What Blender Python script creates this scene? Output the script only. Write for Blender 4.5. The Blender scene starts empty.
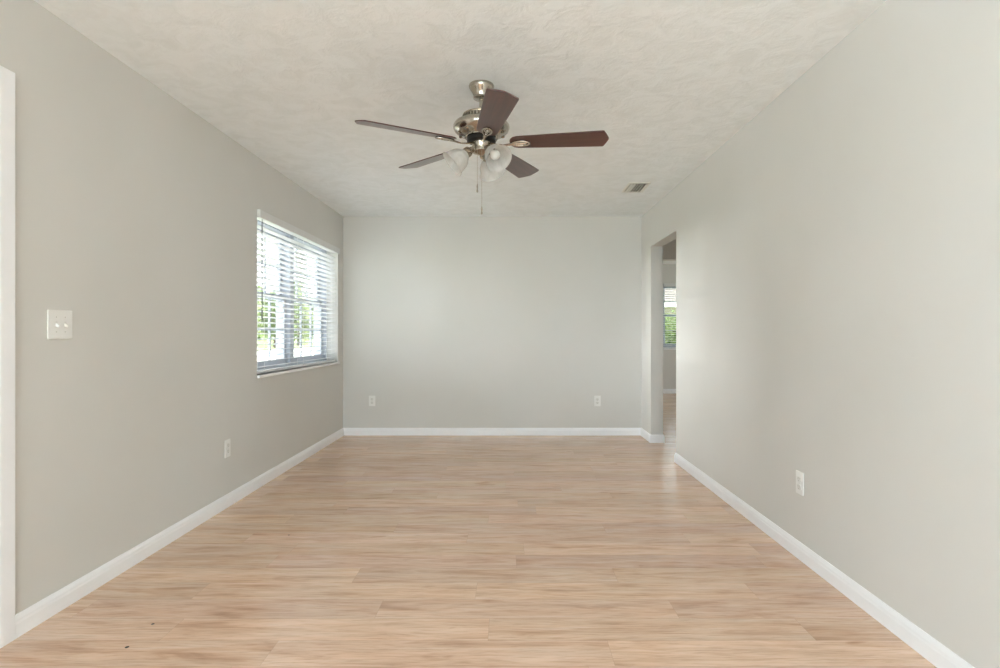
import bpy, bmesh, math, random
from mathutils import Vector, Matrix

R = math.radians
C = bpy.context.scene.collection
SC = bpy.context.scene

# ------------------------------------------------------------------ camera
F = 570.0                      # focal length in pixels of a 1000 px wide frame
CAM_Z = 1.143
cd = bpy.data.cameras.new('camera')
cam = bpy.data.objects.new('camera', cd)
C.objects.link(cam)
cam.location = (0, 0, CAM_Z)
cam.rotation_euler = (R(90), 0, 0)
cd.sensor_width = 36.0
cd.lens = 36.0 * F / 1000.0
cd.shift_x = -0.0095
cd.shift_y = -0.0012
cd.clip_start = 0.02
cd.clip_end = 400
SC.camera = cam

# ------------------------------------------------------------------ sky, exposure
SC.view_settings.view_transform = 'Standard'
SC.view_settings.look = 'None'
SC.view_settings.gamma = 1
SC.view_settings.use_curve_mapping = False
SC.view_settings.exposure = 3.06
SC.cycles.max_bounces = 14
SC.cycles.diffuse_bounces = 10
SC.cycles.transparent_max_bounces = 16
SC.cycles.sample_clamp_indirect = 6

w = bpy.data.worlds.new('sky')
SC.world = w
w.use_nodes = True
wn = w.node_tree
bg = wn.nodes['Background']
tc = wn.nodes.new('ShaderNodeTexCoord')
nz = wn.nodes.new('ShaderNodeTexNoise')
nz.inputs['Scale'].default_value = 2.2
nz.inputs['Detail'].default_value = 6
cr = wn.nodes.new('ShaderNodeValToRGB')
cr.color_ramp.elements[0].position = 0.35
cr.color_ramp.elements[0].color = (0.74, 0.86, 1.0, 1)
cr.color_ramp.elements[1].position = 0.62
cr.color_ramp.elements[1].color = (0.97, 0.98, 1.0, 1)
wn.links.new(tc.outputs['Generated'], nz.inputs['Vector'])
wn.links.new(nz.outputs['Fac'], cr.inputs['Fac'])
wn.links.new(cr.outputs['Color'], bg.inputs['Color'])
bg.inputs['Strength'].default_value = 0.7



def sun_lamp(name, elev, azim, strength, angle, col):
    """sunlight; azim 0 shines straight along +X, from the road side"""
    l = bpy.data.lights.new(name, 'SUN')
    l.energy = strength
    l.angle = R(angle)
    l.color = col
    o = bpy.data.objects.new(name, l)
    d = Vector((math.cos(R(elev)) * math.cos(R(azim)), math.cos(R(elev)) * math.sin(R(azim)), -math.sin(R(elev))))
    o.rotation_euler = d.to_track_quat('-Z', 'Y').to_euler()
    o.location = (-30, 5, 12)
    C.objects.link(o)


sun_lamp('side_fill_glow', 6, 3, 1.8, 40, (0.97, 0.98, 1.0))  # added broad lamp, brightens the right wall through the left window
sun_lamp('sun', 45, 180, 2.8, 2.0, (1.0, 0.96, 0.9))
sun_lamp('stripe_glare', 0.1, 0.3, 0.06, 0.3, (1.0, 0.98, 0.95))  # added low beam standing in for reflected glare, stripes the right wall

# ------------------------------------------------------------------ room measures
XL, XR = -1.856, 1.472         # side walls
YB, YR = 6.357, -4.6           # back wall, rear wall
H = 2.44
TO = 0.26                      # outer wall thickness
TI = 0.125                     # partition thickness
OX = 7.0                       # far side of the next room
OYF, OYN = 10.77, 3.2          # its far and near walls
WIN = (4.19, 6.167, 0.83, 2.055)       # window in the left wall: y0 y1 z0 z1
WN2 = (-2.6, -0.9, 0.83, 2.055)           # invented second left window behind the camera, added for its light
PAT = (1.08, 2.055, 0.0, 2.042)          # door in the left wall
REAR = (-1.55, 1.25, 0.0, 2.08)         # unseen sliding glass door, added in the rear wall for light: x0 x1 z0 z1
PASS = (5.035, 5.93, 0.0, 2.045)        # opening in the right wall
FW = (2.905, 3.95, 0.845, 2.075)        # window in the far wall of the next room: x0 x1
SW = (7.9, 9.9, 0.83, 2.075)            # out-of-view window added in its side wall for light: y0 y1


def fill_light(name, loc, rot, sx, sy, watts, col):
    """soft daylight stand-in: area lamp added outside an unseen, invented opening"""
    l = bpy.data.lights.new(name, 'AREA')
    l.shape = 'RECTANGLE'
    l.size, l.size_y = sx, sy
    l.energy = watts
    l.color = col
    o = bpy.data.objects.new(name, l)
    o.location = loc
    o.rotation_euler = rot
    C.objects.link(o)
    return o


FILL_COL = (0.775, 0.905, 1.0)
fill_light('rear_fill', ((REAR[0] + REAR[1]) / 2, YR - TO - 0.02, 1.06), (R(90), 0, 0), 2.76, 2.04, 23, FILL_COL)  # added fill from behind the camera, outside the invented door
fill_light('window_fill', (XL - TO - 0.02, (WN2[0] + WN2[1]) / 2, 1.45), (0, R(-90), 0), 1.2, 1.66, 29, FILL_COL)  # added fill from the left, outside the invented second window
fill_light('side_fill', (OX + TO + 0.02, (SW[0] + SW[1]) / 2, 1.45), (0, R(90), 0), 1.2, 1.95, 12, FILL_COL)  # added fill for the next room, outside its unseen window


# ------------------------------------------------------------------ materials
def srgb(r, g, b):
    f = lambda c: (c / 255 / 12.92) if c / 255 <= 0.04045 else ((c / 255 + 0.055) / 1.055) ** 2.4
    return (f(r), f(g), f(b), 1)


class NT:
    def __init__(s, name):
        s.m = bpy.data.materials.new(name)
        s.m.use_nodes = True
        s.t = s.m.node_tree
        s.b = s.t.nodes['Principled BSDF']
        s.out = s.t.nodes['Material Output']

    def n(s, typ, **kw):
        nd = s.t.nodes.new('ShaderNode' + typ)
        for k, v in kw.items():
            setattr(nd, k, v)
        return nd

    def l(s, a, b):
        s.t.links.new(a, b)

    def math(s, op, a, b=None, c=None):
        nd = s.n('Math', operation=op)
        for i, v in enumerate((a, b, c)):
            if v is None:
                continue
            if isinstance(v, (int, float)):
                nd.inputs[i].default_value = v
            else:
                s.l(v, nd.inputs[i])
        return nd.outputs[0]

    def noise(s, vec, scale, detail=4, rough=0.5, dist=0.0):
        nd = s.n('TexNoise')
        nd.inputs['Scale'].default_value = scale
        nd.inputs['Detail'].default_value = detail
        nd.inputs['Roughness'].default_value = rough
        nd.inputs['Distortion'].default_value = dist
        if vec is not None:
            s.l(vec, nd.inputs['Vector'])
        return nd.outputs['Fac']

    def ramp(s, fac, stops):
        nd = s.n('ValToRGB')
        e = nd.color_ramp.elements
        while len(e) < len(stops):
            e.new(0.5)
        for el, (p, c) in zip(e, stops):
            el.position = p
            el.color = c
        s.l(fac, nd.inputs['Fac'])
        return nd.outputs['Color']

    def mix(s, fac, a, b, mode='MIX'):
        nd = s.n('Mix', data_type='RGBA', blend_type=mode)
        for sock, v in ((nd.inputs[0], fac), (nd.inputs[6], a), (nd.inputs[7], b)):
            if isinstance(v, (int, float, tuple)):
                sock.default_value = v
            else:
                s.l(v, sock)
        return nd.outputs[2]

    def bump(s, h, strength, dist=0.01):
        nd = s.n('Bump')
        nd.inputs['Strength'].default_value = strength
        nd.inputs['Distance'].default_value = dist
        s.l(h, nd.inputs['Height'])
        s.l(nd.outputs['Normal'], s.b.inputs['Normal'])

    def obj(s):
        return s.n('TexCoord').outputs['Object']

    def set(s, **kw):
        for k, v in kw.items():
            s.b.inputs[k].default_value = v
        return s


def simple(name, col, rough=0.5, metal=0.0, var=0.04, scale=12, bump=0.0, **kw):
    t = NT(name)
    v = t.noise(t.obj(), scale, 4)
    lo = tuple(c * (1 - var) for c in col[:3]) + (1,)
    hi = tuple(min(1, c * (1 + var)) for c in col[:3]) + (1,)
    t.l(t.ramp(v, [(0.3, lo), (0.7, hi)]), t.b.inputs['Base Color'])
    t.set(Roughness=rough, Metallic=metal)
    for k, x in kw.items():
        t.b.inputs[k].default_value = x
    if bump:
        t.bump(t.noise(t.obj(), scale * 30, 3), bump, 0.002)
    return t.m


def wall_paint():
    t = NT('wall_paint')
    o = t.obj()
    v = t.noise(o, 1.3, 3)
    t.l(t.ramp(v, [(0.3, srgb(210, 209, 205)), (0.7, srgb(214, 213, 210))]), t.b.inputs['Base Color'])
    t.set(Roughness=0.62)
    t.b.inputs['Specular IOR Level'].default_value = 0.35
    t.bump(t.noise(o, 260, 3), 0.10, 0.001)
    return t.m


def ceiling_paint():
    t = NT('ceiling_texture')
    o = t.obj()
    a = t.noise(o, 7.5, 7, 0.62, 0.9)
    b = t.noise(o, 38, 4, 0.6, 0.4)
    h = t.math('ADD', t.math('MULTIPLY', a, 0.8), t.math('MULTIPLY', b, 0.25))
    t.l(t.ramp(a, [(0.36, srgb(234, 238, 239)), (0.60, srgb(241, 245, 247))]), t.b.inputs['Base Color'])
    t.set(Roughness=0.75)
    t.bump(t.ramp(h, [(0.40, (0, 0, 0, 1)), (0.60, (1, 1, 1, 1))]), 0.32, 0.006)
    return t.m


def plank_floor():
    t = NT('vinyl_plank')
    PW, PL, Y0 = 0.163, 1.22, 2.117
    xyz = t.n('SeparateXYZ')
    t.l(t.obj(), xyz.inputs[0])
    X, Y = xyz.outputs[0], xyz.outputs[1]
    v = t.math('DIVIDE', t.math('SUBTRACT', Y, Y0 - 40 * PW), PW)
    row = t.math('FLOOR', v)
    fv = t.math('SUBTRACT', v, row)
    wn1 = t.n('TexWhiteNoise', noise_dimensions='1D')
    t.l(row, wn1.inputs['W'])
    u = t.math('ADD', t.math('DIVIDE', X, PL), t.math('MULTIPLY', wn1.outputs['Value'], 7.31))
    col = t.math('FLOOR', u)
    fu = t.math('SUBTRACT', u, col)
    cx = t.n('CombineXYZ')
    t.l(row, cx.inputs[0]); t.l(col, cx.inputs[1])
    pid = t.n('TexWhiteNoise', noise_dimensions='2D')
    t.l(cx.outputs[0], pid.inputs['Vector'])
    P = pid.outputs['Value']
    Pc = t.n('SeparateColor')
    t.l(pid.outputs['Color'], Pc.inputs[0])
    # grain coordinates, stretched along the plank and shifted per plank
    g = t.n('CombineXYZ')
    t.l(t.math('ADD', t.math('MULTIPLY', X, 1.7), t.math('MULTIPLY', Pc.outputs[0], 37.0)), g.inputs[0])
    t.l(t.math('ADD', t.math('MULTIPLY', Y, 13.0), t.math('MULTIPLY', Pc.outputs[1], 53.0)), g.inputs[1])
    G = g.outputs[0]
    fine = t.n('CombineXYZ')
    t.l(t.math('ADD', t.math('MULTIPLY', X, 3.6), t.math('MULTIPLY', Pc.outputs[2], 21.0)), fine.inputs[0])
    t.l(t.math('ADD', t.math('MULTIPLY', Y, 52.0), t.math('MULTIPLY', P, 31.0)), fine.inputs[1])
    n1 = t.noise(G, 1.5, 5, 0.55, 0.7)
    n2 = t.noise(fine.outputs[0], 2.2, 6, 0.65, 0.3)
    kn = t.n('CombineXYZ')
    t.l(t.math('ADD', t.math('MULTIPLY', X, 1.0), t.math('MULTIPLY', P, 11.0)), kn.inputs[0])
    t.l(t.math('ADD', t.math('MULTIPLY', Y, 3.4), t.math('MULTIPLY', Pc.outputs[0], 17.0)), kn.inputs[1])
    n3 = t.noise(kn.outputs[0], 3.3, 3, 0.5, 0.9)
    base = t.ramp(n1, [(0.26, srgb(180, 143, 117)), (0.42, srgb(213, 178, 151)), (0.56, srgb(224, 192, 167)), (0.76, srgb(232, 207, 186))])
    grey = t.ramp(t.noise(G, 0.8, 3), [(0.38, (0, 0, 0, 1)), (0.66, (1, 1, 1, 1))])
    c1 = t.mix(t.math('MULTIPLY', grey, 0.38), base, srgb(208, 187, 168))
    fr = t.ramp(n2, [(0.30, (0.70, 0.63, 0.58, 1)), (0.50, (0.97, 0.96, 0.95, 1)), (0.72, (1.05, 1.05, 1.05, 1))])
    c2 = t.mix(0.8, c1, fr, 'MULTIPLY')
    kf = t.ramp(n3, [(0.68, (1, 1, 1, 1)), (0.78, (0.72, 0.63, 0.57, 1))])
    c3 = t.mix(0.9, c2, kf, 'MULTIPLY')
    tone = t.math('MULTIPLY_ADD', P, 0.17, 0.915)
    tn = t.n('CombineColor')
    t.l(tone, tn.inputs[0]); t.l(t.math('MULTIPLY_ADD', Pc.outputs[1], 0.03, t.math('SUBTRACT', tone, 0.015)), tn.inputs[1])
    t.l(t.math('MULTIPLY_ADD', Pc.outputs[2], 0.05, t.math('SUBTRACT', tone, 0.025)), tn.inputs[2])
    c4 = t.mix(1.0, c3, tn.outputs[0], 'MULTIPLY')
    # seams
    dv = t.math('MULTIPLY', t.math('MINIMUM', fv, t.math('SUBTRACT', 1.0, fv)), PW)
    du = t.math('MULTIPLY', t.math('MINIMUM', fu, t.math('SUBTRACT', 1.0, fu)), PL)
    d = t.math('MINIMUM', dv, du)
    seam = t.math('LESS_THAN', d, 0.0009)
    c5 = t.mix(t.math('MULTIPLY', seam, 0.22), c4, srgb(120, 94, 76))
    # two small dark nicks in the planks near the door
    pos = t.n('NewGeometry').outputs['Position']
    sp = None
    for px, py, r in ((-1.40, 2.237, 0.006), (-1.391, 2.073, 0.007), (-1.247, 3.222, 0.006)):
        vd = t.n('VectorMath', operation='DISTANCE')
        t.l(pos, vd.inputs[0])
        vd.inputs[1].default_value = (px, py, 0)
        k = t.math('LESS_THAN', vd.outputs['Value'], r)
        sp = k if sp is None else t.math('MAXIMUM', sp, k)
    c6 = t.mix(sp, c5, srgb(60, 45, 40))
    t.l(c6, t.b.inputs['Base Color'])
    t.l(t.math('MULTIPLY_ADD', n2, 0.12, 0.18), t.b.inputs['Roughness'])
    t.b.inputs['Specular IOR Level'].default_value = 0.6
    hh = t.math('SUBTRACT', t.math('MULTIPLY', n2, 0.25), seam)
    t.bump(hh, 0.06, 0.002)
    return t.m


def brushed(name, col, rough):
    t = NT(name)
    mp = t.n('Mapping')
    mp.inputs['Scale'].default_value = (6, 6, 240)
    t.l(t.obj(), mp.inputs['Vector'])
    v = t.noise(mp.outputs[0], 3, 3)
    t.l(t.ramp(v, [(0.3, tuple(c * 0.9 for c in col[:3]) + (1,)), (0.7, col)]), t.b.inputs['Base Color'])
    t.l(t.math('MULTIPLY_ADD', v, 0.15, rough), t.b.inputs['Roughness'])
    t.set(Metallic=1.0)
    return t.m


def blade_wood():
    t = NT('mahogany_blade')
    mp = t.n('Mapping')
    mp.inputs['Scale'].default_value = (1.2, 26, 26)
    t.l(t.obj(), mp.inputs['Vector'])
    v = t.noise(mp.outputs[0], 2.0, 6, 0.6, 0.6)
    t.l(t.ramp(v, [(0.3, srgb(52, 22, 19)), (0.55, srgb(74, 33, 28)), (0.75, srgb(90, 44, 36))]), t.b.inputs['Base Color'])
    t.set(Roughness=0.38)
    t.b.inputs['Coat Weight'].default_value = 0.8
    t.b.inputs['Coat Roughness'].default_value = 0.28
    return t.m


def frosted():
    t = NT('frosted_glass')
    v = t.noise(t.obj(), 14, 5, 0.6, 1.5)
    col = t.ramp(v, [(0.35, srgb(220, 219, 216)), (0.65, srgb(238, 237, 235))])
    t.l(col, t.b.inputs['Base Color'])
    t.set(Roughness=0.28)
    tr = t.n('BsdfTranslucent')
    t.l(col, tr.inputs['Color'])
    tp = t.n('BsdfTransparent')
    m1 = t.n('MixShader'); m1.inputs[0].default_value = 0.45
    t.l(t.b.outputs[0], m1.inputs[1]); t.l(tr.outputs[0], m1.inputs[2])
    m2 = t.n('MixShader'); m2.inputs[0].default_value = 0.42
    t.l(m1.outputs[0], m2.inputs[1]); t.l(tp.outputs[0], m2.inputs[2])
    t.l(m2.outputs[0], t.out.inputs['Surface'])
    return t.m


def pane_glass():
    t = NT('window_glass')
    fr = t.n('Fresnel')
    back = t.n('NewGeometry').outputs['Backfacing']        # the ray leaves through the pane's other face: same reflectance
    t.l(t.math('MULTIPLY_ADD', back, 1 / 1.45 - 1.45, 1.45), fr.inputs['IOR'])
    tp = t.n('BsdfTransparent'); tp.inputs[0].default_value = (0.94, 0.96, 0.95, 1)
    gl = t.n('BsdfGlossy'); gl.inputs['Roughness'].default_value = 0.02
    v = t.math('MULTIPLY', fr.outputs[0], t.math('MULTIPLY_ADD', t.noise(t.obj(), 3, 2), 0.2, 0.9))
    m = t.n('MixShader')
    t.l(v, m.inputs[0]); t.l(tp.outputs[0], m.inputs[1]); t.l(gl.outputs[0], m.inputs[2])
    t.l(m.outputs[0], t.out.inputs['Surface'])
    return t.m


def leaf(name, c0, c1):
    t = NT(name)
    v = t.noise(t.obj(), 2.4, 4)
    col = t.ramp(v, [(0.35, c0), (0.65, c1)])
    t.l(col, t.b.inputs['Base Color'])
    t.set(Roughness=0.6)
    tr = t.n('BsdfTranslucent')
    t.l(col, tr.inputs['Color'])
    m = t.n('MixShader'); m.inputs[0].default_value = 0.4
    t.l(t.b.outputs[0], m.inputs[1]); t.l(tr.outputs[0], m.inputs[2])
    t.l(m.outputs[0], t.out.inputs['Surface'])
    return t.m


def lawn_mat():
    t = NT('lawn_grass')
    v = t.noise(t.obj(), 1.1, 8, 0.7)
    t.l(t.ramp(v, [(0.3, srgb(92, 108, 64)), (0.7, srgb(136, 148, 100))]), t.b.inputs['Base Color'])
    t.set(Roughness=0.9)
    t.bump(t.noise(t.obj(), 40, 3), 0.4, 0.03)
    return t.m


M = dict(
    wall=wall_paint(), ceiling=ceiling_paint(), floor=plank_floor(),
    trim=simple('white_trim_paint', srgb(242, 243, 246), 0.38, var=0.012),
    vinyl=simple('white_vinyl_frame', srgb(168, 173, 182), 0.4, var=0.012),
    blind=simple('white_faux_wood', srgb(222, 223, 223), 0.42, var=0.015),
    cord=simple('blind_cord', srgb(225, 224, 220), 0.8),
    wand=simple('smoked_wand', srgb(70, 68, 66), 0.3),
    plastic=simple('white_plastic', srgb(234, 234, 232), 0.5, var=0.01),
    face=simple('receptacle_plastic', srgb(222, 222, 218), 0.36, var=0.01),
    dark=simple('dark_slot', srgb(40, 38, 36), 0.6),
    slot=simple('motor_slot', srgb(92, 84, 74), 0.5),
    recess=simple('receptacle_slot', srgb(158, 154, 148), 0.6),
    screw=simple('painted_screw', srgb(206, 205, 200), 0.3, 0.3),
    vent=simple('vent_enamel', srgb(228, 227, 220), 0.4, var=0.02),
    duct=simple('duct_interior', srgb(74, 70, 62), 0.8),
    nickel=brushed('brushed_nickel', (0.50, 0.455, 0.39, 1), 0.13),
    nickel_dark=brushed('darker_nickel', (0.36, 0.31, 0.25, 1), 0.2),  # darker nickel of the arms and fitter cups
    black=simple('black_flywheel', srgb(24, 23, 22), 0.5),
    blade=blade_wood(), frost=frosted(), glass=pane_glass(),
    bulb=simple('bulb_glass', srgb(206, 205, 200), 0.2, var=0.01),
    chain=brushed('pull_chain_metal', (0.48, 0.44, 0.38, 1), 0.3),
    fob=simple('wooden_fob', srgb(120, 100, 80), 0.5),
    grass=lawn_mat(),
    road=simple('pale_concrete', srgb(214, 211, 204), 0.9, var=0.06, scale=2),
    bark=simple('tree_bark', srgb(96, 82, 68), 0.9, var=0.25, scale=9),
    leaf_a=leaf('green_leaf', srgb(74, 96, 52), srgb(120, 138, 82)),
    leaf_b=leaf('pale_leaf', srgb(98, 118, 70), srgb(148, 160, 108)),
    stucco=simple('outer_stucco', srgb(158, 148, 142), 0.9, var=0.05, scale=6, bump=0.2),
    shingle=simple('roof_shingle', srgb(86, 80, 78), 0.9, var=0.15, scale=8),
)


# ------------------------------------------------------------------ mesh helpers
def box(bm, x0, x1, y0, y1, z0, z1):
    vs = [bm.verts.new(p) for p in ((x0, y0, z0), (x1, y0, z0), (x1, y1, z0), (x0, y1, z0),
                                    (x0, y0, z1), (x1, y0, z1), (x1, y1, z1), (x0, y1, z1))]
    for f in ((3, 2, 1, 0), (4, 5, 6, 7), (0, 1, 5, 4), (1, 2, 6, 5), (2, 3, 7, 6), (3, 0, 4, 7)):
        bm.faces.new([vs[i] for i in f])
    return vs


def new(name, bm, mat, parent=None, bevel=0.0, smooth=None, seg=2):
    me = bpy.data.meshes.new(name)
    bmesh.ops.recalc_face_normals(bm, faces=bm.faces[:])
    bm.to_mesh(me)
    bm.free()
    o = bpy.data.objects.new(name, me)
    C.objects.link(o)
    me.materials.append(M[mat] if isinstance(mat, str) else mat)
    if parent is not None:
        o.parent = parent
    if bevel:
        b = o.modifiers.new('edge', 'BEVEL')
        b.width = bevel
        b.segments = seg
        b.limit_method = 'ANGLE'
        b.angle_limit = R(40)
    if smooth is not None:
        for p in me.polygons:
            p.use_smooth = True
        try:
            me.set_sharp_from_angle(angle=R(smooth))
        except Exception:
            pass
    return o


def struct(o):
    o['kind'] = 'structure'
    return o


def tag(o, label, cat, group=None):
    o['label'] = label
    o['category'] = cat
    if group:
        o['group'] = group
    return o


def empty(name, loc=(0, 0, 0), rz=0.0):
    o = bpy.data.objects.new(name, None)
    o.location = loc
    o.rotation_euler = (0, 0, rz)
    o.empty_display_size = 0.1
    C.objects.link(o)
    return o


def boxes(name, lst, mat, parent=None, bevel=0.0, smooth=None):
    bm = bmesh.new()
    for b in lst:
        box(bm, *b)
    return new(name, bm, mat, parent, bevel, smooth)


def wall(name, axis, at, thick, a0, a1, z1, holes=(), mat='wall'):
    """A wall in the plane axis=at, from `at` to `at+thick`, spanning a0..a1, with rectangular holes (a0,a1,z0,z1)."""
    us = sorted({a0, a1, *[h[0] for h in holes], *[h[1] for h in holes]})
    zs = sorted({0.0, z1, *[h[2] for h in holes], *[h[3] for h in holes]})
    solid = lambda i, j: 0 <= i < len(us) - 1 and 0 <= j < len(zs) - 1 and not any(
        h[0] <= us[i] + 1e-6 and us[i + 1] <= h[1] + 1e-6 and h[2] <= zs[j] + 1e-6 and zs[j + 1] <= h[3] + 1e-6 for h in holes)
    bm = bmesh.new()
    cache = {}

    def V(d, u, z):
        k = (round(d, 5), round(u, 5), round(z, 5))
        if k not in cache:
            cache[k] = bm.verts.new((d, u, z) if axis == 'x' else (u, d, z))
        return cache[k]
    d0, d1 = at, at + thick
    for i in range(len(us) - 1):
        for j in range(len(zs) - 1):
            if not solid(i, j):
                continue
            u0, u1, q0, q1 = us[i], us[i + 1], zs[j], zs[j + 1]
            bm.faces.new([V(d0, u0, q0), V(d0, u1, q0), V(d0, u1, q1), V(d0, u0, q1)])
            bm.faces.new([V(d1, u0, q1), V(d1, u1, q1), V(d1, u1, q0), V(d1, u0, q0)])
            for di, dj, e in ((-1, 0, (u0, q0, u0, q1)), (1, 0, (u1, q0, u1, q1)), (0, -1, (u0, q0, u1, q0)), (0, 1, (u0, q1, u1, q1))):
                if not solid(i + di, j + dj):
                    bm.faces.new([V(d0, e[0], e[1]), V(d1, e[0], e[1]), V(d1, e[2], e[3]), V(d0, e[2], e[3])])
    return struct(new(name, bm, mat))


def lathe(bm, prof, n=40, at=(0, 0, 0), mat=None):
    """prof: (radius, z) from top to bottom or back; closes caps when radius 0."""
    mtx = mat or Matrix.Identity(4)
    at = Vector(at)
    rings = []
    for r, z in prof:
        if r < 1e-6:
            rings.append([bm.verts.new(mtx @ Vector((0, 0, z)) + at)])
        else:
            rings.append([bm.verts.new(mtx @ Vector((r * math.cos(2 * math.pi * k / n), r * math.sin(2 * math.pi * k / n), z)) + at) for k in range(n)])
    for a, b in zip(rings, rings[1:]):
        for k in range(n):
            k2 = (k + 1) % n
            if len(a) == 1 and len(b) > 1:
                bm.faces.new([a[0], b[k], b[k2]])
            elif len(b) == 1 and len(a) > 1:
                bm.faces.new([a[k], b[0], a[k2]])
            elif len(a) > 1:
                bm.faces.new([a[k], b[k], b[k2], a[k2]])


def tube(bm, pts, rad, n=10, flat=1.0):
    pts = [Vector(p) for p in pts]
    rads = rad if isinstance(rad, (list, tuple)) else [rad] * len(pts)
    rings = []
    for i, p in enumerate(pts):
        d = (pts[min(i + 1, len(pts) - 1)] - pts[max(i - 1, 0)]).normalized()
        up = Vector((0, 0, 1)) if abs(d.z) < 0.95 else Vector((1, 0, 0))
        s = d.cross(up).normalized()
        t = s.cross(d).normalized()
        rings.append([bm.verts.new(p + rads[i] * (math.cos(2 * math.pi * k / n) * s + flat * math.sin(2 * math.pi * k / n) * t)) for k in range(n)])
    for a, b in zip(rings, rings[1:]):
        for k in range(n):
            bm.faces.new([a[k], a[(k + 1) % n], b[(k + 1) % n], b[k]])
    bm.faces.new(rings[0][::-1])
    bm.faces.new(rings[-1])


def prism(bm, outline, z0, z1):
    a = [bm.verts.new((x, y, z0)) for x, y in outline]
    b = [bm.verts.new((x, y, z1)) for x, y in outline]
    n = len(outline)
    bm.faces.new(a[::-1])
    bm.faces.new(b)
    for k in range(n):
        bm.faces.new([a[k], a[(k + 1) % n], b[(k + 1) % n], b[k]])


# ------------------------------------------------------------------ room shell
struct(boxes('floor', [(XL - TO, OX + TO, YR - TO, OYF + TO, -0.12, 0)], 'floor'))
struct(boxes('ceiling', [(XL - TO, OX + TO, YR - TO, OYF + TO, H, H + 0.12)], 'ceiling'))
wall('wall_left', 'x', XL - TO, TO, YR - TO, YB + 0.12, H, [WIN, WN2, PAT])
wall('wall_back', 'y', YB, 0.12, XL, XR + TI, H)
wall('wall_right', 'x', XR, TI, YR, YB, H, [PASS])
wall('wall_rear', 'y', YR - TO, TO, XL, XR + TI, H, [REAR])
# the next room, seen through the opening
wall('wall_far', 'y', OYF, TO, XR, OX + TO, H, [FW])
wall('wall_side', 'x', OX, TO, OYN, OYF, H, [SW])
wall('wall_near', 'y', OYN - 0.12, 0.12, XR + TI, OX + TO, H)
wall('wall_inner', 'x', XR, TI, YB + 0.12, OYF, H)
struct(boxes('trim_5', [(XR + TI, OX, 7.42, 7.56, 2.10, H)], 'wall')).name = 'wall_header'


def base_profile(bm, p0, p1, nrm, h=0.084, t=0.013, m0=0.0, m1=0.0):
    """Baseboard from p0 to p1 (floor points on the wall face), nrm pointing into the room; m0/m1 lengthen the outer edge for mitres."""
    p0, p1, nrm = Vector((*p0, 0)), Vector((*p1, 0)), Vector((*nrm, 0))
    d = (p1 - p0).normalized()
    prof = [(0, 0), (t, 0), (t, h * 0.62), (t * 0.86, h * 0.70), (t * 0.80, h * 0.80), (t * 0.45, h * 0.93), (t * 0.30, h), (0, h)]
    a = [bm.verts.new(p0 + nrm * q + Vector((0, 0, z)) - d * (m0 * q / t)) for q, z in prof]
    b = [bm.verts.new(p1 + nrm * q + Vector((0, 0, z)) + d * (m1 * q / t)) for q, z in prof]
    n = len(prof)
    for k in range(n):
        bm.faces.new([a[k], a[(k + 1) % n], b[(k + 1) % n], b[k]])
    bm.faces.new(a[::-1])
    bm.faces.new(b)


def baseboard(name, runs):
    bm = bmesh.new()
    for r in runs:
        base_profile(bm, *r[:3], m0=r[3], m1=r[4])
    return struct(new(name, bm, 'trim'))


T = 0.013
baseboard('baseboard_left', [((XL, 2.126), (XL, YB), (1, 0), 0, -T), ((XL, YR), (XL, 1.009), (1, 0), -T, 0)])
baseboard('baseboard_back', [((XL, YB), (XR, YB), (0, -1), -T, -T)])
baseboard('baseboard_right', [
    ((XR, PASS[1]), (XR, YB), (-1, 0), T, -T),
    ((XR, PASS[1]), (XR + TI, PASS[1]), (0, -1), T, T),
    ((XR + TI, PASS[1]), (XR + TI, 7.0), (1, 0), T, 0),
    ((XR, YR), (XR, PASS[0]), (-1, 0), -T, T),
    ((XR, PASS[0]), (XR + TI, PASS[0]), (0, 1), T, T),
    ((XR + TI, OYN), (XR + TI, PASS[0]), (1, 0), 0, T)])
baseboard('baseboard_rear', [((XL, YR), (REAR[0] - 0.07, YR), (0, 1), -T, 0), ((REAR[1] + 0.07, YR), (XR, YR), (0, 1), 0, -T)])
baseboard('baseboard_far', [((XR + TI, OYF), (OX, OYF), (0, -1), -T, -T)])
baseboard('baseboard_side', [((OX, OYN), (OX, OYF), (-1, 0), -T, -T)])

# casing around the door at the left edge of the view
boxes('trim_1', [(XL, XL + 0.016, PAT[1] + 0.004, PAT[1] + 0.069, 0, PAT[3] + 0.069),
                 (XL, XL + 0.016, PAT[0] - 0.069, PAT[0] - 0.004, 0, PAT[3] + 0.069),
                 (XL, XL + 0.016, PAT[0] - 0.004, PAT[1] + 0.004, PAT[3] + 0.004, PAT[3] + 0.069)], 'trim', bevel=0.003)['kind'] = 'structure'
# casing around the added rear sliding door
boxes('trim_2', [(REAR[0] - 0.068, REAR[0] - 0.003, YR, YR + 0.016, 0, REAR[3] + 0.068),
                 (REAR[1] + 0.003, REAR[1] + 0.068, YR, YR + 0.016, 0, REAR[3] + 0.068),
                 (REAR[0] - 0.003, REAR[1] + 0.003, YR, YR + 0.016, REAR[3] + 0.003, REAR[3] + 0.068)], 'trim', bevel=0.003)['kind'] = 'structure'


# ------------------------------------------------------------------ windows
def frame_boxes(f, u0, u1, z0, z1, d0, d1, t):
    """rectangular frame of thickness t; f maps (u0,u1,d0,d1,z0,z1) to a box"""
    return [f(u0, u0 + t, d0, d1, z0, z1), f(u1 - t, u1, d0, d1, z0, z1),
            f(u0 + t, u1 - t, d0, d1, z0, z0 + t), f(u0 + t, u1 - t, d0, d1, z1 - t, z1)]


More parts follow.
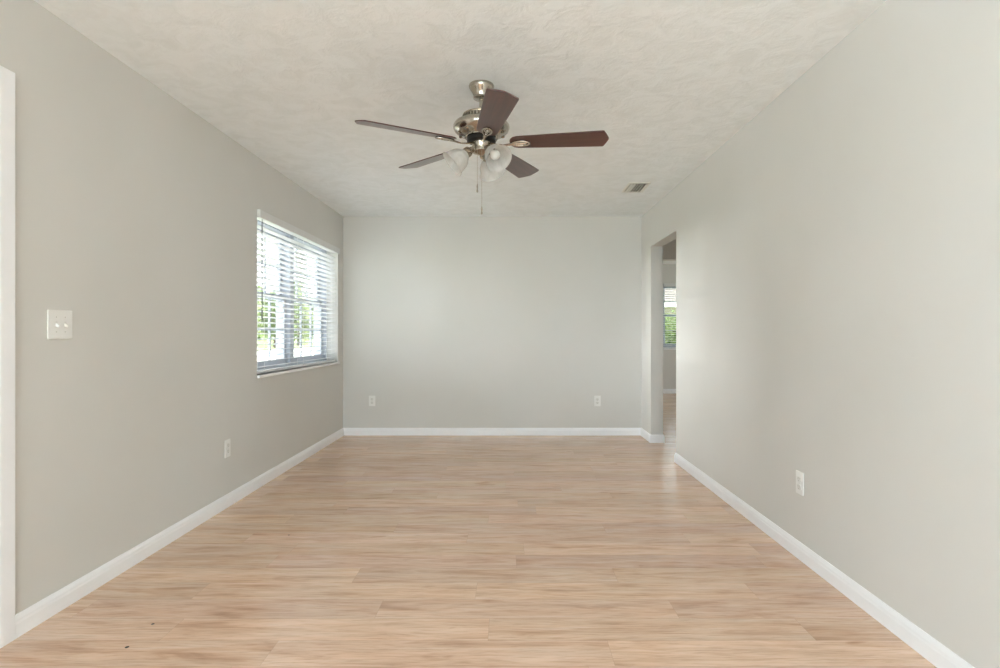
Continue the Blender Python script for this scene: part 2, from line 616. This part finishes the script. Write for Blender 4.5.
def window(name, f, u0, u1, z0, z1, units, sill_out=0.022, sill_name='window_sill'):
    """f maps (along, along, depth into wall, depth, z, z) to box bounds; depth 0 is the room face, positive goes outdoors."""
    root = struct(empty(name))
    fr = frame_boxes(f, u0, u1, z0, z1, 0.118, 0.25, 0.038)
    span = (u1 - u0) / units
    for k in range(1, units):
        c = u0 + span * k
        fr.append(f(c - 0.045, c + 0.045, 0.118, 0.25, z0 + 0.038, z1 - 0.038))
    boxes('window_frame', fr, 'vinyl', root, bevel=0.003)
    zm = (z0 + z1) / 2 + 0.01
    for k in range(units):
        a = u0 + span * k + (0.038 if k == 0 else 0.045)
        b = u0 + span * (k + 1) - (0.038 if k == units - 1 else 0.045)
        for nm, q0, q1, d in (('upper_sash', zm - 0.02, z1 - 0.038, 0.195), ('lower_sash', z0 + 0.038, zm + 0.022, 0.155)):
            s = frame_boxes(f, a, b, q0, q1, d, d + 0.034, 0.042)
            for i in (1, 2):
                c = a + 0.042 + (b - a - 0.084) * i / 3
                s.append(f(c - 0.009, c + 0.009, d + 0.008, d + 0.026, q0 + 0.042, q1 - 0.042))
            c = (q0 + q1) / 2
            s.append(f(a + 0.042, b - 0.042, d + 0.008, d + 0.026, c - 0.009, c + 0.009))
            so = boxes(nm, s, 'vinyl', root, bevel=0.002)
            boxes('pane', [f(a + 0.03, b - 0.03, d + 0.015, d + 0.019, q0 + 0.03, q1 - 0.03)], 'glass', so)
    boxes(sill_name, [f(u0 + 0.001, u1 - 0.001, -sill_out, 0.117, z0 - 0.022, z0)], 'trim', root, bevel=0.006)
    return root


fl = lambda u0, u1, d0, d1, z0, z1: (XL - d1, XL - d0, u0, u1, z0, z1)
ff = lambda u0, u1, d0, d1, z0, z1: (u0, u1, OYF + d0, OYF + d1, z0, z1)
fs = lambda u0, u1, d0, d1, z0, z1: (OX + d0, OX + d1, u0, u1, z0, z1)
# the sill fills the bottom of each hole, so the frame stands on it
window('window_1', fl, *WIN, 2)
window('added_window_4', fl, *WN2, 2)  # unseen window, put in for light from the left
window('window_2', ff, *FW, 1)
window('added_window_3', fs, *SW, 2)  # unseen window, put in to light the next room


def glazed_door(name, f, u0, u1, z1, leaves):
    root = struct(empty(name))
    boxes('door_frame', [f(u0, u0 + 0.03, 0.02, 0.2, 0, z1), f(u1 - 0.03, u1, 0.02, 0.2, 0, z1),
                         f(u0 + 0.03, u1 - 0.03, 0.02, 0.2, z1 - 0.03, z1), f(u0 + 0.03, u1 - 0.03, 0.02, 0.2, 0, 0.02)], 'trim', root, bevel=0.002)
    sp = (u1 - u0 - 0.06) / leaves
    for k in range(leaves):
        a, b = u0 + 0.03 + sp * k + 0.002, u0 + 0.03 + sp * (k + 1) - 0.002
        d = 0.08 + 0.045 * (k % 2)
        lf = boxes('door_leaf', frame_boxes(f, a, b, 0.022, z1 - 0.032, d, d + 0.04, 0.075), 'trim', root, bevel=0.003)
        boxes('pane', [f(a + 0.06, b - 0.06, d + 0.018, d + 0.022, 0.08, z1 - 0.09)], 'glass', lf)
    boxes('door_handle', [f(u0 + 0.05, u0 + 0.075, 0.055, 0.08, 0.95, 1.13)], 'nickel', root, bevel=0.005)


def panel_door(name, f, u0, u1, z1):
    """closed white door with six raised panels"""
    root = struct(empty(name))
    boxes('door_frame', [f(u0, u0 + 0.018, 0.0, 0.2, 0, z1), f(u1 - 0.018, u1, 0.0, 0.2, 0, z1), f(u0 + 0.018, u1 - 0.018, 0.0, 0.2, z1 - 0.018, z1)], 'trim', root)
    lf = boxes('door_leaf', [f(u0 + 0.02, u1 - 0.02, 0.05, 0.09, 0.006, z1 - 0.02)], 'trim', root, bevel=0.002)
    um = (u0 + u1) / 2
    for a, b in ((u0 + 0.13, um - 0.05), (um + 0.05, u1 - 0.13)):
        for q0, q1 in ((0.20, 0.80), (0.98, 1.55), (1.66, 1.88)):
            boxes('panel', [f(a, b, 0.044, 0.052, q0, q1)], 'trim', lf, bevel=0.005)
    bm = bmesh.new()
    b = f(u0 + 0.09, u0 + 0.09, 0.05, 0.05, 0.95, 0.95)
    lathe(bm, [(0.03, 0), (0.03, 0.006), (0.012, 0.012), (0.012, 0.03), (0.026, 0.042), (0.027, 0.056), (0.016, 0.066), (0, 0.068)], 24,
          at=(b[0], b[2], b[4]), mat=Matrix.Rotation(R(90), 4, 'Y'))
    new('door_handle', bm, 'nickel', root, smooth=40)


panel_door('door_1', fl, PAT[0], PAT[1], PAT[3])  # leaf is out of view, made solid and closed to block side light
glazed_door('added_door_2', lambda u0, u1, d0, d1, z0, z1: (u0, u1, YR - d1, YR - d0, z0, z1), REAR[0], REAR[1], REAR[3], 2)  # out-of-view door, put in to let light in from behind


# ------------------------------------------------------------------ blinds
def blind(f, u0, u1, z0, z1, wand_u, label, g):
    """f as for windows; hangs in the hole with its valance a little proud of the wall"""
    root = empty('window_blind')
    tag(root, label, 'blind', g)
    u0, u1 = u0 + 0.004, u1 - 0.006
    boxes('valance', [f(u0, u1, -0.024, -0.012, z1 - 0.062, z1 - 0.002),
                      f(u0, u0 + 0.010, -0.012, 0.03, z1 - 0.062, z1 - 0.002),
                      f(u1 - 0.010, u1, -0.012, -0.001, z1 - 0.062, z1 - 0.002)], 'blind', root, bevel=0.003)
    boxes('headrail', [f(u0 + 0.012, u1 - 0.004, 0.014, 0.072, z1 - 0.048, z1 - 0.003)], 'blind', root, bevel=0.002)
    zs = []
    z = z0 + 0.052
    while z < z1 - 0.075:
        zs.append(z)
        z += 0.0425
    bm = bmesh.new()
    n = 5
    for z in zs:                                     # each slat: a shallow crowned board 50 mm deep
        prof = []
        for i in range(n + 1):
            q = -0.025 + 0.05 * i / n
            prof.append((q, 0.0022 * (1 - (q / 0.025) ** 2) + 0.0015 - q * 0.14))
        for i in range(n, -1, -1):
            q = -0.025 + 0.05 * i / n
            prof.append((q, 0.0022 * (1 - (q / 0.025) ** 2) - 0.0013 - q * 0.14))
        ends = []
        for u in (u0 + 0.008, u1 - 0.008):
            ring = []
            for q, dz in prof:
                b = f(u, u, 0.043 + q, 0.043 + q, z + dz, z + dz)
                ring.append(bm.verts.new((b[0], b[2], b[4])))
            ends.append(ring)
        a, b = ends
        k = len(prof)
        for i in range(k):
            bm.faces.new([a[i], a[(i + 1) % k], b[(i + 1) % k], b[i]])
        bm.faces.new(a[::-1])
        bm.faces.new(b)
    new('louver', bm, 'blind', root)
    boxes('bottom_rail', [f(u0 + 0.008, u1 - 0.008, 0.018, 0.068, z0 + 0.004, z0 + 0.026)], 'blind', root, bevel=0.003)
    L = u1 - u0
    for c in ((u0 + 0.16, u0 + L * 0.5, u1 - 0.16) if L > 1.4 else (u0 + 0.16, u1 - 0.16)):
        bm = bmesh.new()
        for d in (0.0165, 0.0695):
            b = f(c, c, d, d, z0 + 0.02, z1 - 0.05)
            tube(bm, [(b[0], b[2], b[4]), (b[0], b[2], b[5])], 0.0013, 6)
        new('ladder_cord', bm, 'cord', root)
    bm = bmesh.new()
    b = f(wand_u, wand_u, 0.004, 0.004, z1 - 0.82, z1 - 0.066)
    tube(bm, [(b[0], b[2], b[4]), (b[0], b[2], b[4] + 0.09), (b[0], b[2], b[4] + 0.095), (b[0], b[2], b[5] - 0.02), (b[0], b[2], b[5] + 0.012)],
         [0.0052, 0.0052, 0.0036, 0.0034, 0.002], 8)
    new('tilt_wand', bm, 'wand', root, smooth=40)
    return root


blind(fl, *WIN, 4.285, 'white wide-slat blind with dark tilt wand on the double window of the left wall', None)
blind(ff, *FW, 3.80, 'white blind on the window glimpsed through the opening in the right wall', None)

# ------------------------------------------------------------------ ceiling fan
FX, FY = -0.147, 2.985
fan = empty('ceiling_fan', (FX, FY, H))
tag(fan, 'five-blade ceiling fan with brushed nickel motor, dark red-brown blades and frosted glass lights', 'ceiling fan')
ZB = 2.134 - H                                       # blade plane, relative to the ceiling


def lat(name, prof, mat, parent=fan, n=48, sm=35, **kw):
    bm = bmesh.new()
    lathe(bm, prof, n, **kw)
    return new(name, bm, mat, parent, smooth=sm)


lat('canopy', [(0, 0), (0.064, 0), (0.066, -0.006), (0.0645, -0.014), (0.058, -0.026), (0.049, -0.040), (0.043, -0.054),
               (0.041, -0.062), (0.043, -0.066), (0.043, -0.071), (0.036, -0.075), (0.018, -0.076), (0, -0.076)], 'nickel')
lat('downrod', [(0, -0.07), (0.0115, -0.07), (0.0115, -0.140), (0, -0.140)], 'nickel', n=20)
lat('collar', [(0, -0.122), (0.021, -0.122), (0.025, -0.127), (0.025, -0.138), (0.03, -0.143), (0, -0.143)], 'nickel', n=28)
motor = lat('motor_housing', [(0, -0.150), (0.050, -0.150), (0.086, -0.153), (0.096, -0.157), (0.098, -0.161), (0.096, -0.164), (0.0955, -0.166), (0.1005, -0.188),
                              (0.104, -0.190), (0.124, -0.194), (0.138, -0.202), (0.146, -0.214), (0.147, -0.226), (0.141, -0.241), (0.127, -0.254),
                              (0.108, -0.263), (0.094, -0.267), (0.088, -0.271), (0.088, -0.277), (0.062, -0.280), (0, -0.280)], 'nickel')
bm = bmesh.new()
for k in range(34):                                  # dark vent slots in the upper band
    a = 2 * math.pi * k / 34
    m = Matrix.Rotation(a, 4, 'Z')
    vs = box(bm, 0.0930, 0.1008, -0.0040, 0.0040, -0.185, -0.1685)
    for v in vs:
        v.co = m @ v.co
new('vent_slots', bm, 'slot', motor)
for k in range(10):                                  # raised ornaments around the lower bowl
    a = 2 * math.pi * (k + 0.5) / 10
    bm = bmesh.new()
    lathe(bm, [(0, 0.0), (0.010, 0.001), (0.012, -0.003), (0.008, -0.008), (0, -0.010)], 12,
          at=(0.116 * math.cos(a), 0.116 * math.sin(a), -0.256))
    new('ornament', bm, 'nickel', motor, smooth=40)
lat('flywheel', [(0, -0.279), (0.074, -0.279), (0.076, -0.283), (0.076, -0.297), (0.07, -0.300), (0, -0.300)], 'black', n=40)
lat('switch_housing', [(0, -0.298), (0.044, -0.298), (0.050, -0.302), (0.050, -0.308), (0.048, -0.311), (0.048, -0.338), (0.051, -0.341), (0.051, -0.350),
                       (0.046, -0.355), (0.030, -0.362), (0.014, -0.366), (0.008, -0.372), (0.010, -0.378), (0.005, -0.385), (0, -0.387)], 'nickel', n=36)

PITCH = R(12.5)
PHI0 = R(10.9)


def blade_outline():
    r0, r1 = 0.150, 0.659
    w0, w1 = 0.053, 0.0715
    pts = [(r0 + 0.004, -w0 * 0.55), (r0 + 0.018, -w0 * 0.86), (r0 + 0.04, -w0), (r0 + 0.25, -(w0 + w1) / 2 - 0.001), (r1 - 0.034, -w1), (r1 - 0.026, -w1 + 0.003),
           (r1 - 0.012, -w1 * 0.52), (r1 - 0.003, -w1 * 0.16), (r1, 0)]
    return pts + [(x, -y) for x, y in pts[-2::-1]] + [(r0, w0 * 0.3), (r0, -w0 * 0.3)]


def blade_parts(ang):
    """ang = direction of the blade in the ceiling plane"""
    e = Matrix.Rotation(ang, 4, 'Z') @ Matrix.Translation((0, 0, ZB)) @ Matrix.Rotation(-PITCH, 4, 'X')
    bm = bmesh.new()
    prism(bm, blade_outline(), -0.003, 0.003)
    b = new('blade', bm, 'blade', fan, bevel=0.0012)
    b.matrix_local = e
    # iron: flat arm from the flywheel, then an oval medallion under the blade root
    bm = bmesh.new()
    tube(bm, [(0.052, 0, -0.004), (0.085, 0, -0.012), (0.115, 0, -0.016), (0.145, 0, -0.013), (0.165, 0, -0.010)], [0.012, 0.009, 0.008, 0.010, 0.013], 12, flat=0.45)
    ring = []
    for i in range(28):
        a = 2 * math.pi * i / 28
        ring.append((0.205 + 0.046 * math.cos(a), 0.0215 * math.sin(a) * (1 + 0.10 * math.cos(a)), -0.0085))
    ring.append(ring[0])
    rr = bmesh.new()
    tube(rr, ring, 0.0058, 10)
    me = bpy.data.meshes.new('tmp')
    rr.to_mesh(me)
    rr.free()
    bm.from_mesh(me)
    bpy.data.meshes.remove(me)
    tube(bm, [(0.165, 0, -0.009), (0.205, 0, -0.0115), (0.238, 0, -0.009)], [0.0075, 0.0085, 0.006], 10, flat=0.6)
    prism(bm, [(0.205 + 0.046 * math.cos(2 * math.pi * i / 28), 0.0215 * math.sin(2 * math.pi * i / 28)) for i in range(28)], -0.0062, -0.0032)
    ir = new('blade_iron', bm, 'nickel', fan, smooth=50)
    ir.matrix_local = e
    bm = bmesh.new()
    for x, y in ((0.18, 0.0), (0.228, 0.0), (0.205, 0.0)):
        lathe(bm, [(0, -0.0125), (0.0035, -0.013), (0.0042, -0.0145), (0, -0.0165)], 10, at=(x, y, 0))
    new('screw', bm, 'screw', ir, smooth=50)
    return b, ir


for k in range(5):
    # photo angle: 0 = straight towards the camera (-Y), growing to the right (+X)
    phi = PHI0 + k * 2 * math.pi / 5
    blade_parts(math.atan2(-math.cos(phi), math.sin(phi)))

# light kit: three frosted bells on short curved arms
for deg in (38, -78, 160):
    phi = R(deg)
    ang = math.atan2(-math.cos(phi), math.sin(phi))
    e = Matrix.Rotation(ang, 4, 'Z')
    bm = bmesh.new()
    tube(bm, [(0.034, 0, -0.336), (0.048, 0, -0.331), (0.060, 0, -0.336), (0.068, 0, -0.350)], [0.009, 0.008, 0.008, 0.010], 12)
    arm = new('light_arm', bm, 'nickel_dark', fan, smooth=50)
    arm.matrix_local = e
    tilt = Matrix.Translation((0.063, 0, -0.347)) @ Matrix.Rotation(R(-50), 4, 'Y')
    bm = bmesh.new()
    lathe(bm, [(0, 0.006), (0.018, 0.006), (0.024, 0.0), (0.027, -0.010), (0.027, -0.024), (0.024, -0.026), (0, -0.026)], 24, mat=tilt)
    new('fitter_cup', bm, 'nickel_dark', arm, smooth=40)
    outer = [(0.024, -0.020), (0.027, -0.028), (0.036, -0.038), (0.047, -0.050), (0.055, -0.066), (0.059, -0.084), (0.062, -0.100), (0.068, -0.112), (0.073, -0.118)]
    inner = [(r - 0.003, z - 0.0005) for r, z in outer[::-1]]
    bm = bmesh.new()
    lathe(bm, outer + [(0.0722, -0.1195)] + inner, 44, mat=tilt)
    new('glass_shade', bm, 'frost', arm, smooth=60)
    bm = bmesh.new()
    lathe(bm, [(0, -0.024), (0.013, -0.026), (0.014, -0.042), (0.020, -0.056), (0.026, -0.070), (0.0265, -0.080), (0.021, -0.093), (0.010, -0.100), (0, -0.101)], 24, mat=tilt)
    new('bulb', bm, 'bulb', arm, smooth=60)


def chain(x, y, z0, z1, fob):
    bm = bmesh.new()
    z = z0
    tube(bm, [(x, y, z0), (x, y, z1 + fob)], 0.0007, 6)
    while z > z1 + fob:
        bmesh.ops.create_icosphere(bm, subdivisions=1, radius=0.0013, matrix=Matrix.Translation((x, y, z)))
        z -= 0.0052
    o = new('pull_chain', bm, 'chain', fan, smooth=60)
    bm = bmesh.new()
    lathe(bm, [(0, z1 + fob + 0.004), (0.0025, z1 + fob), (0.0042, z1 + fob - 0.012), (0.0034, z1 + fob - 0.026), (0.0045, z1 + 0.012), (0.0046, z1 + 0.004), (0, z1)], 12, at=(x, y, 0))
    new('chain_fob', bm, 'chain', o, smooth=50)


chain(-0.019, -0.046, -0.335, 1.865 - H, 0.045)
chain(0.004, -0.047, -0.335, 1.752 - H, 0.040)

# ------------------------------------------------------------------ ceiling air vent
VX0, VX1, VY0, VY1 = 1.030, 1.222, 4.915, 5.245
vent = empty('air_vent', ((VX0 + VX1) / 2, (VY0 + VY1) / 2, H))
tag(vent, 'small white louvred air vent in the ceiling near the right wall', 'air vent')
hx, hy = (VX1 - VX0) / 2, (VY1 - VY0) / 2
boxes('frame', [(-hx, -hx + 0.022, -hy, hy, -0.006, 0), (hx - 0.022, hx, -hy, hy, -0.006, 0),
                (-hx + 0.022, hx - 0.022, -hy, -hy + 0.022, -0.006, 0), (-hx + 0.022, hx - 0.022, hy - 0.022, hy, -0.006, 0)], 'vent', vent, bevel=0.002)
boxes('backing', [(-hx + 0.02, hx - 0.02, -hy + 0.02, hy - 0.02, -0.0015, -0.0002)], 'duct', vent)
bm = bmesh.new()
nl = 6
for k in range(nl):
    x = -hx + 0.022 + (k + 0.5) * (2 * hx - 0.044) / nl
    s = 1 if k < 2 else -1
    tilt = R(38) if s > 0 else R(-68)
    vs = box(bm, -0.0085, 0.0085, -hy + 0.022, hy - 0.022, -0.0022, 0.0022)
    m = Matrix.Translation((x, 0, -0.0095)) @ Matrix.Rotation(tilt, 4, 'Y')
    for v in vs:
        v.co = m @ v.co
new('louver', bm, 'vent', vent)

# ------------------------------------------------------------------ electrical plates
def rounded(w, h, r, n=5):
    pts = []
    for cx, cy, a0 in ((w / 2 - r, h / 2 - r, 0), (-w / 2 + r, h / 2 - r, 90), (-w / 2 + r, -h / 2 + r, 180), (w / 2 - r, -h / 2 + r, 270)):
        for i in range(n + 1):
            a = R(a0 + 90 * i / n)
            pts.append((cx + r * math.cos(a), cy + r * math.sin(a)))
    return pts


def onwall(root, loc, facing):
    """local x = along the wall, local y = up, local z = out of the wall"""
    n = Vector((*facing, 0))
    u = Vector((0, 0, 1))
    r = u.cross(n)
    root.matrix_world = Matrix(((r.x, u.x, n.x, loc[0]), (r.y, u.y, n.y, loc[1]), (r.z, u.z, n.z, loc[2]), (0, 0, 0, 1)))


def outlet(label):
    root = empty('wall_outlet')
    tag(root, label, 'outlet', 'white outlets low on the walls')
    bm = bmesh.new()
    prism(bm, rounded(0.071, 0.116, 0.004), 0, 0.0055)
    new('cover_plate', bm, 'plastic', root, bevel=0.002)
    for s in (1, -1):
        bm = bmesh.new()
        prism(bm, [(x, y + s * 0.0195) for x, y in rounded(0.034, 0.028, 0.011)], 0.005, 0.0075)
        fc = new('receptacle', bm, 'face', root, bevel=0.0007)
        bm = bmesh.new()
        box(bm, -0.0078, -0.0052, s * 0.0195 - 0.001, s * 0.0195 + 0.008, 0.0070, 0.00775)
        box(bm, 0.0052, 0.0074, s * 0.0195 + 0.0, s * 0.0195 + 0.007, 0.0070, 0.00775)
        prism(bm, [(0.0028 * math.cos(2 * math.pi * i / 12), s * 0.0195 - 0.0075 + 0.0028 * math.sin(2 * math.pi * i / 12)) for i in range(12)], 0.0070, 0.00775)
        new('slot', bm, 'recess', fc)
    bm = bmesh.new()
    lathe(bm, [(0.0034, 0.005), (0.0034, 0.0062), (0.002, 0.0068), (0, 0.0069)], 12)
    new('screw', bm, 'screw', root, smooth=40)
    return root


def copy_tree(o, parent=None):
    c = o.copy()
    C.objects.link(c)
    if parent is not None:
        c.parent = parent
    for ch in list(o.children):
        copy_tree(ch, c)
    return c


spots = [((XL, 3.747, 0.384), (1, 0), 'white wall outlet low on the left wall, nearer than the window'),
         ((-1.532, YB, 0.384), (0, -1), 'white wall outlet at the left end of the back wall'),
         ((0.979, YB, 0.382), (0, -1), 'white wall outlet at the right end of the back wall'),
         ((XR, 2.886, 0.383), (-1, 0), 'white wall outlet low on the right wall')]
proto = None
for loc, nrm, lab in spots:
    if proto is None:
        proto = o = outlet(lab)
    else:
        o = copy_tree(proto)
    o['label'] = lab
    onwall(o, loc, nrm)

sw = empty('light_switch')
tag(sw, 'white double toggle light switch plate on the left wall near the doorway', 'light switch')
bm = bmesh.new()
prism(bm, rounded(0.127, 0.120, 0.005), 0, 0.006)
new('cover_plate', bm, 'plastic', sw, bevel=0.0022)
for x in (-0.023, 0.023):
    bm = bmesh.new()
    prism(bm, [(px + x, py) for px, py in rounded(0.011, 0.025, 0.001, 2)], 0.0055, 0.0066)
    col = new('toggle_slot', bm, 'face', sw)
    bm = bmesh.new()
    vs = box(bm, x - 0.0042, x + 0.0042, -0.006, 0.006, 0.0, 0.017)
    for v in vs:                                     # tapered lever, pointing down (off)
        k = 0.72 if v.co.z > 0.01 else 1
        v.co = Vector((x + (v.co.x - x) * k, v.co.y * k, v.co.z))
        v.co = Matrix.Translation((0, 0, 0.004)) @ Matrix.Rotation(R(32), 4, 'X') @ v.co
    new('toggle', bm, 'plastic', sw, bevel=0.001)
    for s in (1, -1):
        bm = bmesh.new()
        lathe(bm, [(0.0033, 0.0055), (0.0033, 0.0066), (0.002, 0.0072), (0, 0.0073)], 12, at=(x, s * 0.0302, 0))
        new('screw', bm, 'screw', sw, smooth=40)
onwall(sw, (XL, 2.350, 1.177), (1, 0))

# ------------------------------------------------------------------ outdoors
GZ = -0.30
struct(boxes('lawn_ground', [(-140, 60, -60, 160, GZ - 0.3, GZ)], 'grass')).name = 'ground'
struct(boxes('patio_bounce', [(-9.0, 3.2, -12, YR - TO - 0.01, GZ, -0.06), (-7.5, XL - TO - 0.01, YR - TO - 0.01, 3.2, GZ, -0.06)], 'road')).name = 'bounce_pavement'  # unseen pale slabs added to bounce neutral light into the room
struct(boxes('walkway_bounce', [(-7.5, XL - TO - 0.01, 3.25, 9.5, GZ, GZ + 0.03)], 'road')).name = 'bounce_path'  # hidden pale strip added under the window to bounce light onto the ceiling
struct(boxes('road', [(-19.5, -11.5, -60, 160, GZ, GZ + 0.02)], 'road'))


def crown_mesh(name, seed, h, wd, mat, n=2600):
    rnd = random.Random(seed)
    bm = bmesh.new()
    blobs = []
    for _ in range(11):
        a, rr, z = rnd.uniform(0, 6.28), rnd.uniform(0, 0.62) * wd, rnd.uniform(0.25, 0.92) * h
        k = 1 - abs(z / h - 0.5) * 0.7
        blobs.append((Vector((rr * k * math.cos(a), rr * k * math.sin(a), z)), rnd.uniform(0.30, 0.50) * wd))
    for _ in range(n):
        c, r = rnd.choice(blobs)
        d = Vector((rnd.gauss(0, 1), rnd.gauss(0, 1), rnd.gauss(0, 0.8))).normalized()
        p = c + d * r * rnd.uniform(0.72, 1.05)
        if p.z < 0.2:
            p.z = rnd.uniform(0.2, 0.8)
        s = rnd.uniform(0.10, 0.22)
        t1 = Vector((rnd.gauss(0, 1), rnd.gauss(0, 1), rnd.gauss(0, 0.6))).normalized()
        t2 = t1.cross(d + Vector((0.01, 0, 0.02))).normalized()
        q = [p - t1 * s, p + t2 * s * 0.5 + d * s * 0.2, p + t1 * s, p - t2 * s * 0.5 - d * s * 0.1]
        bm.faces.new([bm.verts.new(v) for v in q])
    me = bpy.data.meshes.new(name)
    bm.to_mesh(me)
    bm.free()
    me.materials.append(M[mat])
    return me


def trunk_mesh(seed, h):
    rnd = random.Random(seed)
    bm = bmesh.new()
    pts = [(rnd.uniform(-.06, .06) * i, rnd.uniform(-.06, .06) * i, h * i / 5) for i in range(6)]
    tube(bm, pts, [0.20, 0.16, 0.13, 0.10, 0.07, 0.04], 9)
    for i in (2, 3, 3, 4):
        a = rnd.uniform(0, 6.28)
        b = Vector(pts[i])
        tube(bm, [b, b + Vector((math.cos(a) * .6, math.sin(a) * .6, .5)), b + Vector((math.cos(a) * 1.1, math.sin(a) * 1.1, 1.2))], [0.07, 0.05, 0.02], 7)
    me = bpy.data.meshes.new('trunk')
    bm.to_mesh(me)
    bm.free()
    me.materials.append(M['bark'])
    return me


kinds = [(crown_mesh('crown', 1, 5.2, 2.9, 'leaf_a'), trunk_mesh(11, 4.4)),
         (crown_mesh('crown', 2, 6.6, 3.3, 'leaf_b'), trunk_mesh(12, 5.4)),
         (crown_mesh('crown', 3, 4.4, 2.7, 'leaf_b'), trunk_mesh(13, 3.6))]


def tree(name, x, y, kind, s, label, cat, group):
    t = empty(name, (x, y, GZ), (x * 7.3 + y * 3.1) % 6.28)
    t.scale = (s, s, s)
    tag(t, label, cat, group)
    for nm, me in zip(('crown', 'trunk'), kinds[kind]):
        o = bpy.data.objects.new(nm, me)
        C.objects.link(o)
        o.parent = t


rows = [(-23, 48.5, 2, 1.0), (-23, 56, 0, 1.05), (-23.5, 63.5, 2, 1.1), (-23, 71, 0, 1.0), (-31.5, 46, 1, .9), (-31.5, 53.5, 1, .95), (-32, 61.5, 0, 1.2), (-32, 69.5, 1, 1.0),
        (-31.5, 78, 2, 1.3), (-32, 87, 1, 1.1), (-23, 79, 2, 1.1), (-23, 87, 0, 1.1), (-23, 41, 0, .9), (-23.5, 33, 2, 1.0), (-23, 25.5, 0, 1.0), (-24, 18, 2, 1.0)]
for x, y, k, s in rows:
    tree('tree', x, y, k, s, 'green tree across the road, behind the blind slats of the left window', 'tree', 'trees across the road')
for x, y, k, s in ((2.3, 16.8, 2, .38), (4.75, 16.4, 0, .37), (7.2, 16.9, 2, .40), (9.6, 16.4, 0, .36)):
    tree('shrub', x, y, k, s, 'pale green leafy shrub outside the window seen through the opening on the right', 'shrub', 'shrubs outside the far window')


rnd = random.Random(5)
bm = bmesh.new()
for k in range(9000):                                # woods far beyond the road
    y = rnd.uniform(22, 190)
    top = 8.5 + 2.6 * math.sin(y * 0.21) + 1.6 * math.sin(y * 0.53 + 1) + rnd.uniform(-0.8, 0.8) + (y - 60) * 0.02
    p = Vector((-46 - rnd.uniform(0, 5) - 1.5 * math.sin(y * 0.4), y, GZ + top * rnd.random() ** 0.8 + 0.2))
    sz = rnd.uniform(0.5, 1.0)
    d = Vector((1, rnd.uniform(-.9, .9), rnd.uniform(-.2, 1.0))).normalized()
    t1 = d.cross(Vector((rnd.uniform(-1, 1), rnd.uniform(-1, 1), 1))).normalized()
    t2 = d.cross(t1)
    bm.faces.new([bm.verts.new(v) for v in (p - t1 * sz, p + t2 * sz * 0.6 + d * 0.2, p + t1 * sz, p - t2 * sz * 0.6 - d * 0.1)])
wl = tag(new('treeline', bm, 'leaf_a'), 'dense distant green woods beyond the road outside the left window', 'woods')
wl['kind'] = 'stuff'

house = empty('house', (8.5, 27.0, GZ))
tag(house, 'low neighbouring house with grey roof behind the shrubs outside the far window', 'house')
boxes('wall', [(-6.5, 6.5, -3.4, 3.4, 0, 2.55)], 'stucco', house)
bm = bmesh.new()
ov = [(-7.1, -4.0), (7.1, -4.0), (7.1, 4.0), (-7.1, 4.0)]
a = [bm.verts.new((x, y, 2.72)) for x, y in ov]
b = [bm.verts.new((x, 0, 4.5)) for x in (-4.2, 4.2)]
bm.faces.new([a[0], a[1], b[1], b[0]]); bm.faces.new([a[2], a[3], b[0], b[1]])
bm.faces.new([a[1], a[2], b[1]]); bm.faces.new([a[3], a[0], b[0]]); bm.faces.new(a[::-1])
new('roof', bm, 'shingle', house)
boxes('fascia', [(-7.12, 7.12, -4.04, -4.0, 2.5, 2.74), (-7.12, 7.12, 4.0, 4.04, 2.5, 2.74), (-7.12, -7.08, -4.0, 4.0, 2.5, 2.74), (7.08, 7.12, -4.0, 4.0, 2.5, 2.74),
                 (-7.08, 7.08, -4.0, 4.0, 2.5, 2.56)], 'trim', house)
for x in (-4.0, 0.2, 4.2):
    wf = boxes('window', [(x - 0.6, x - 0.54, -3.46, -3.36, 0.95, 2.15), (x + 0.54, x + 0.6, -3.46, -3.36, 0.95, 2.15), (x - 0.54, x + 0.54, -3.46, -3.36, 0.95, 1.01),
                          (x - 0.54, x + 0.54, -3.46, -3.36, 2.09, 2.15), (x - 0.54, x + 0.54, -3.45, -3.38, 1.52, 1.57)], 'trim', house)
    boxes('pane', [(x - 0.55, x + 0.55, -3.42, -3.39, 1.0, 2.1)], 'duct', wf)
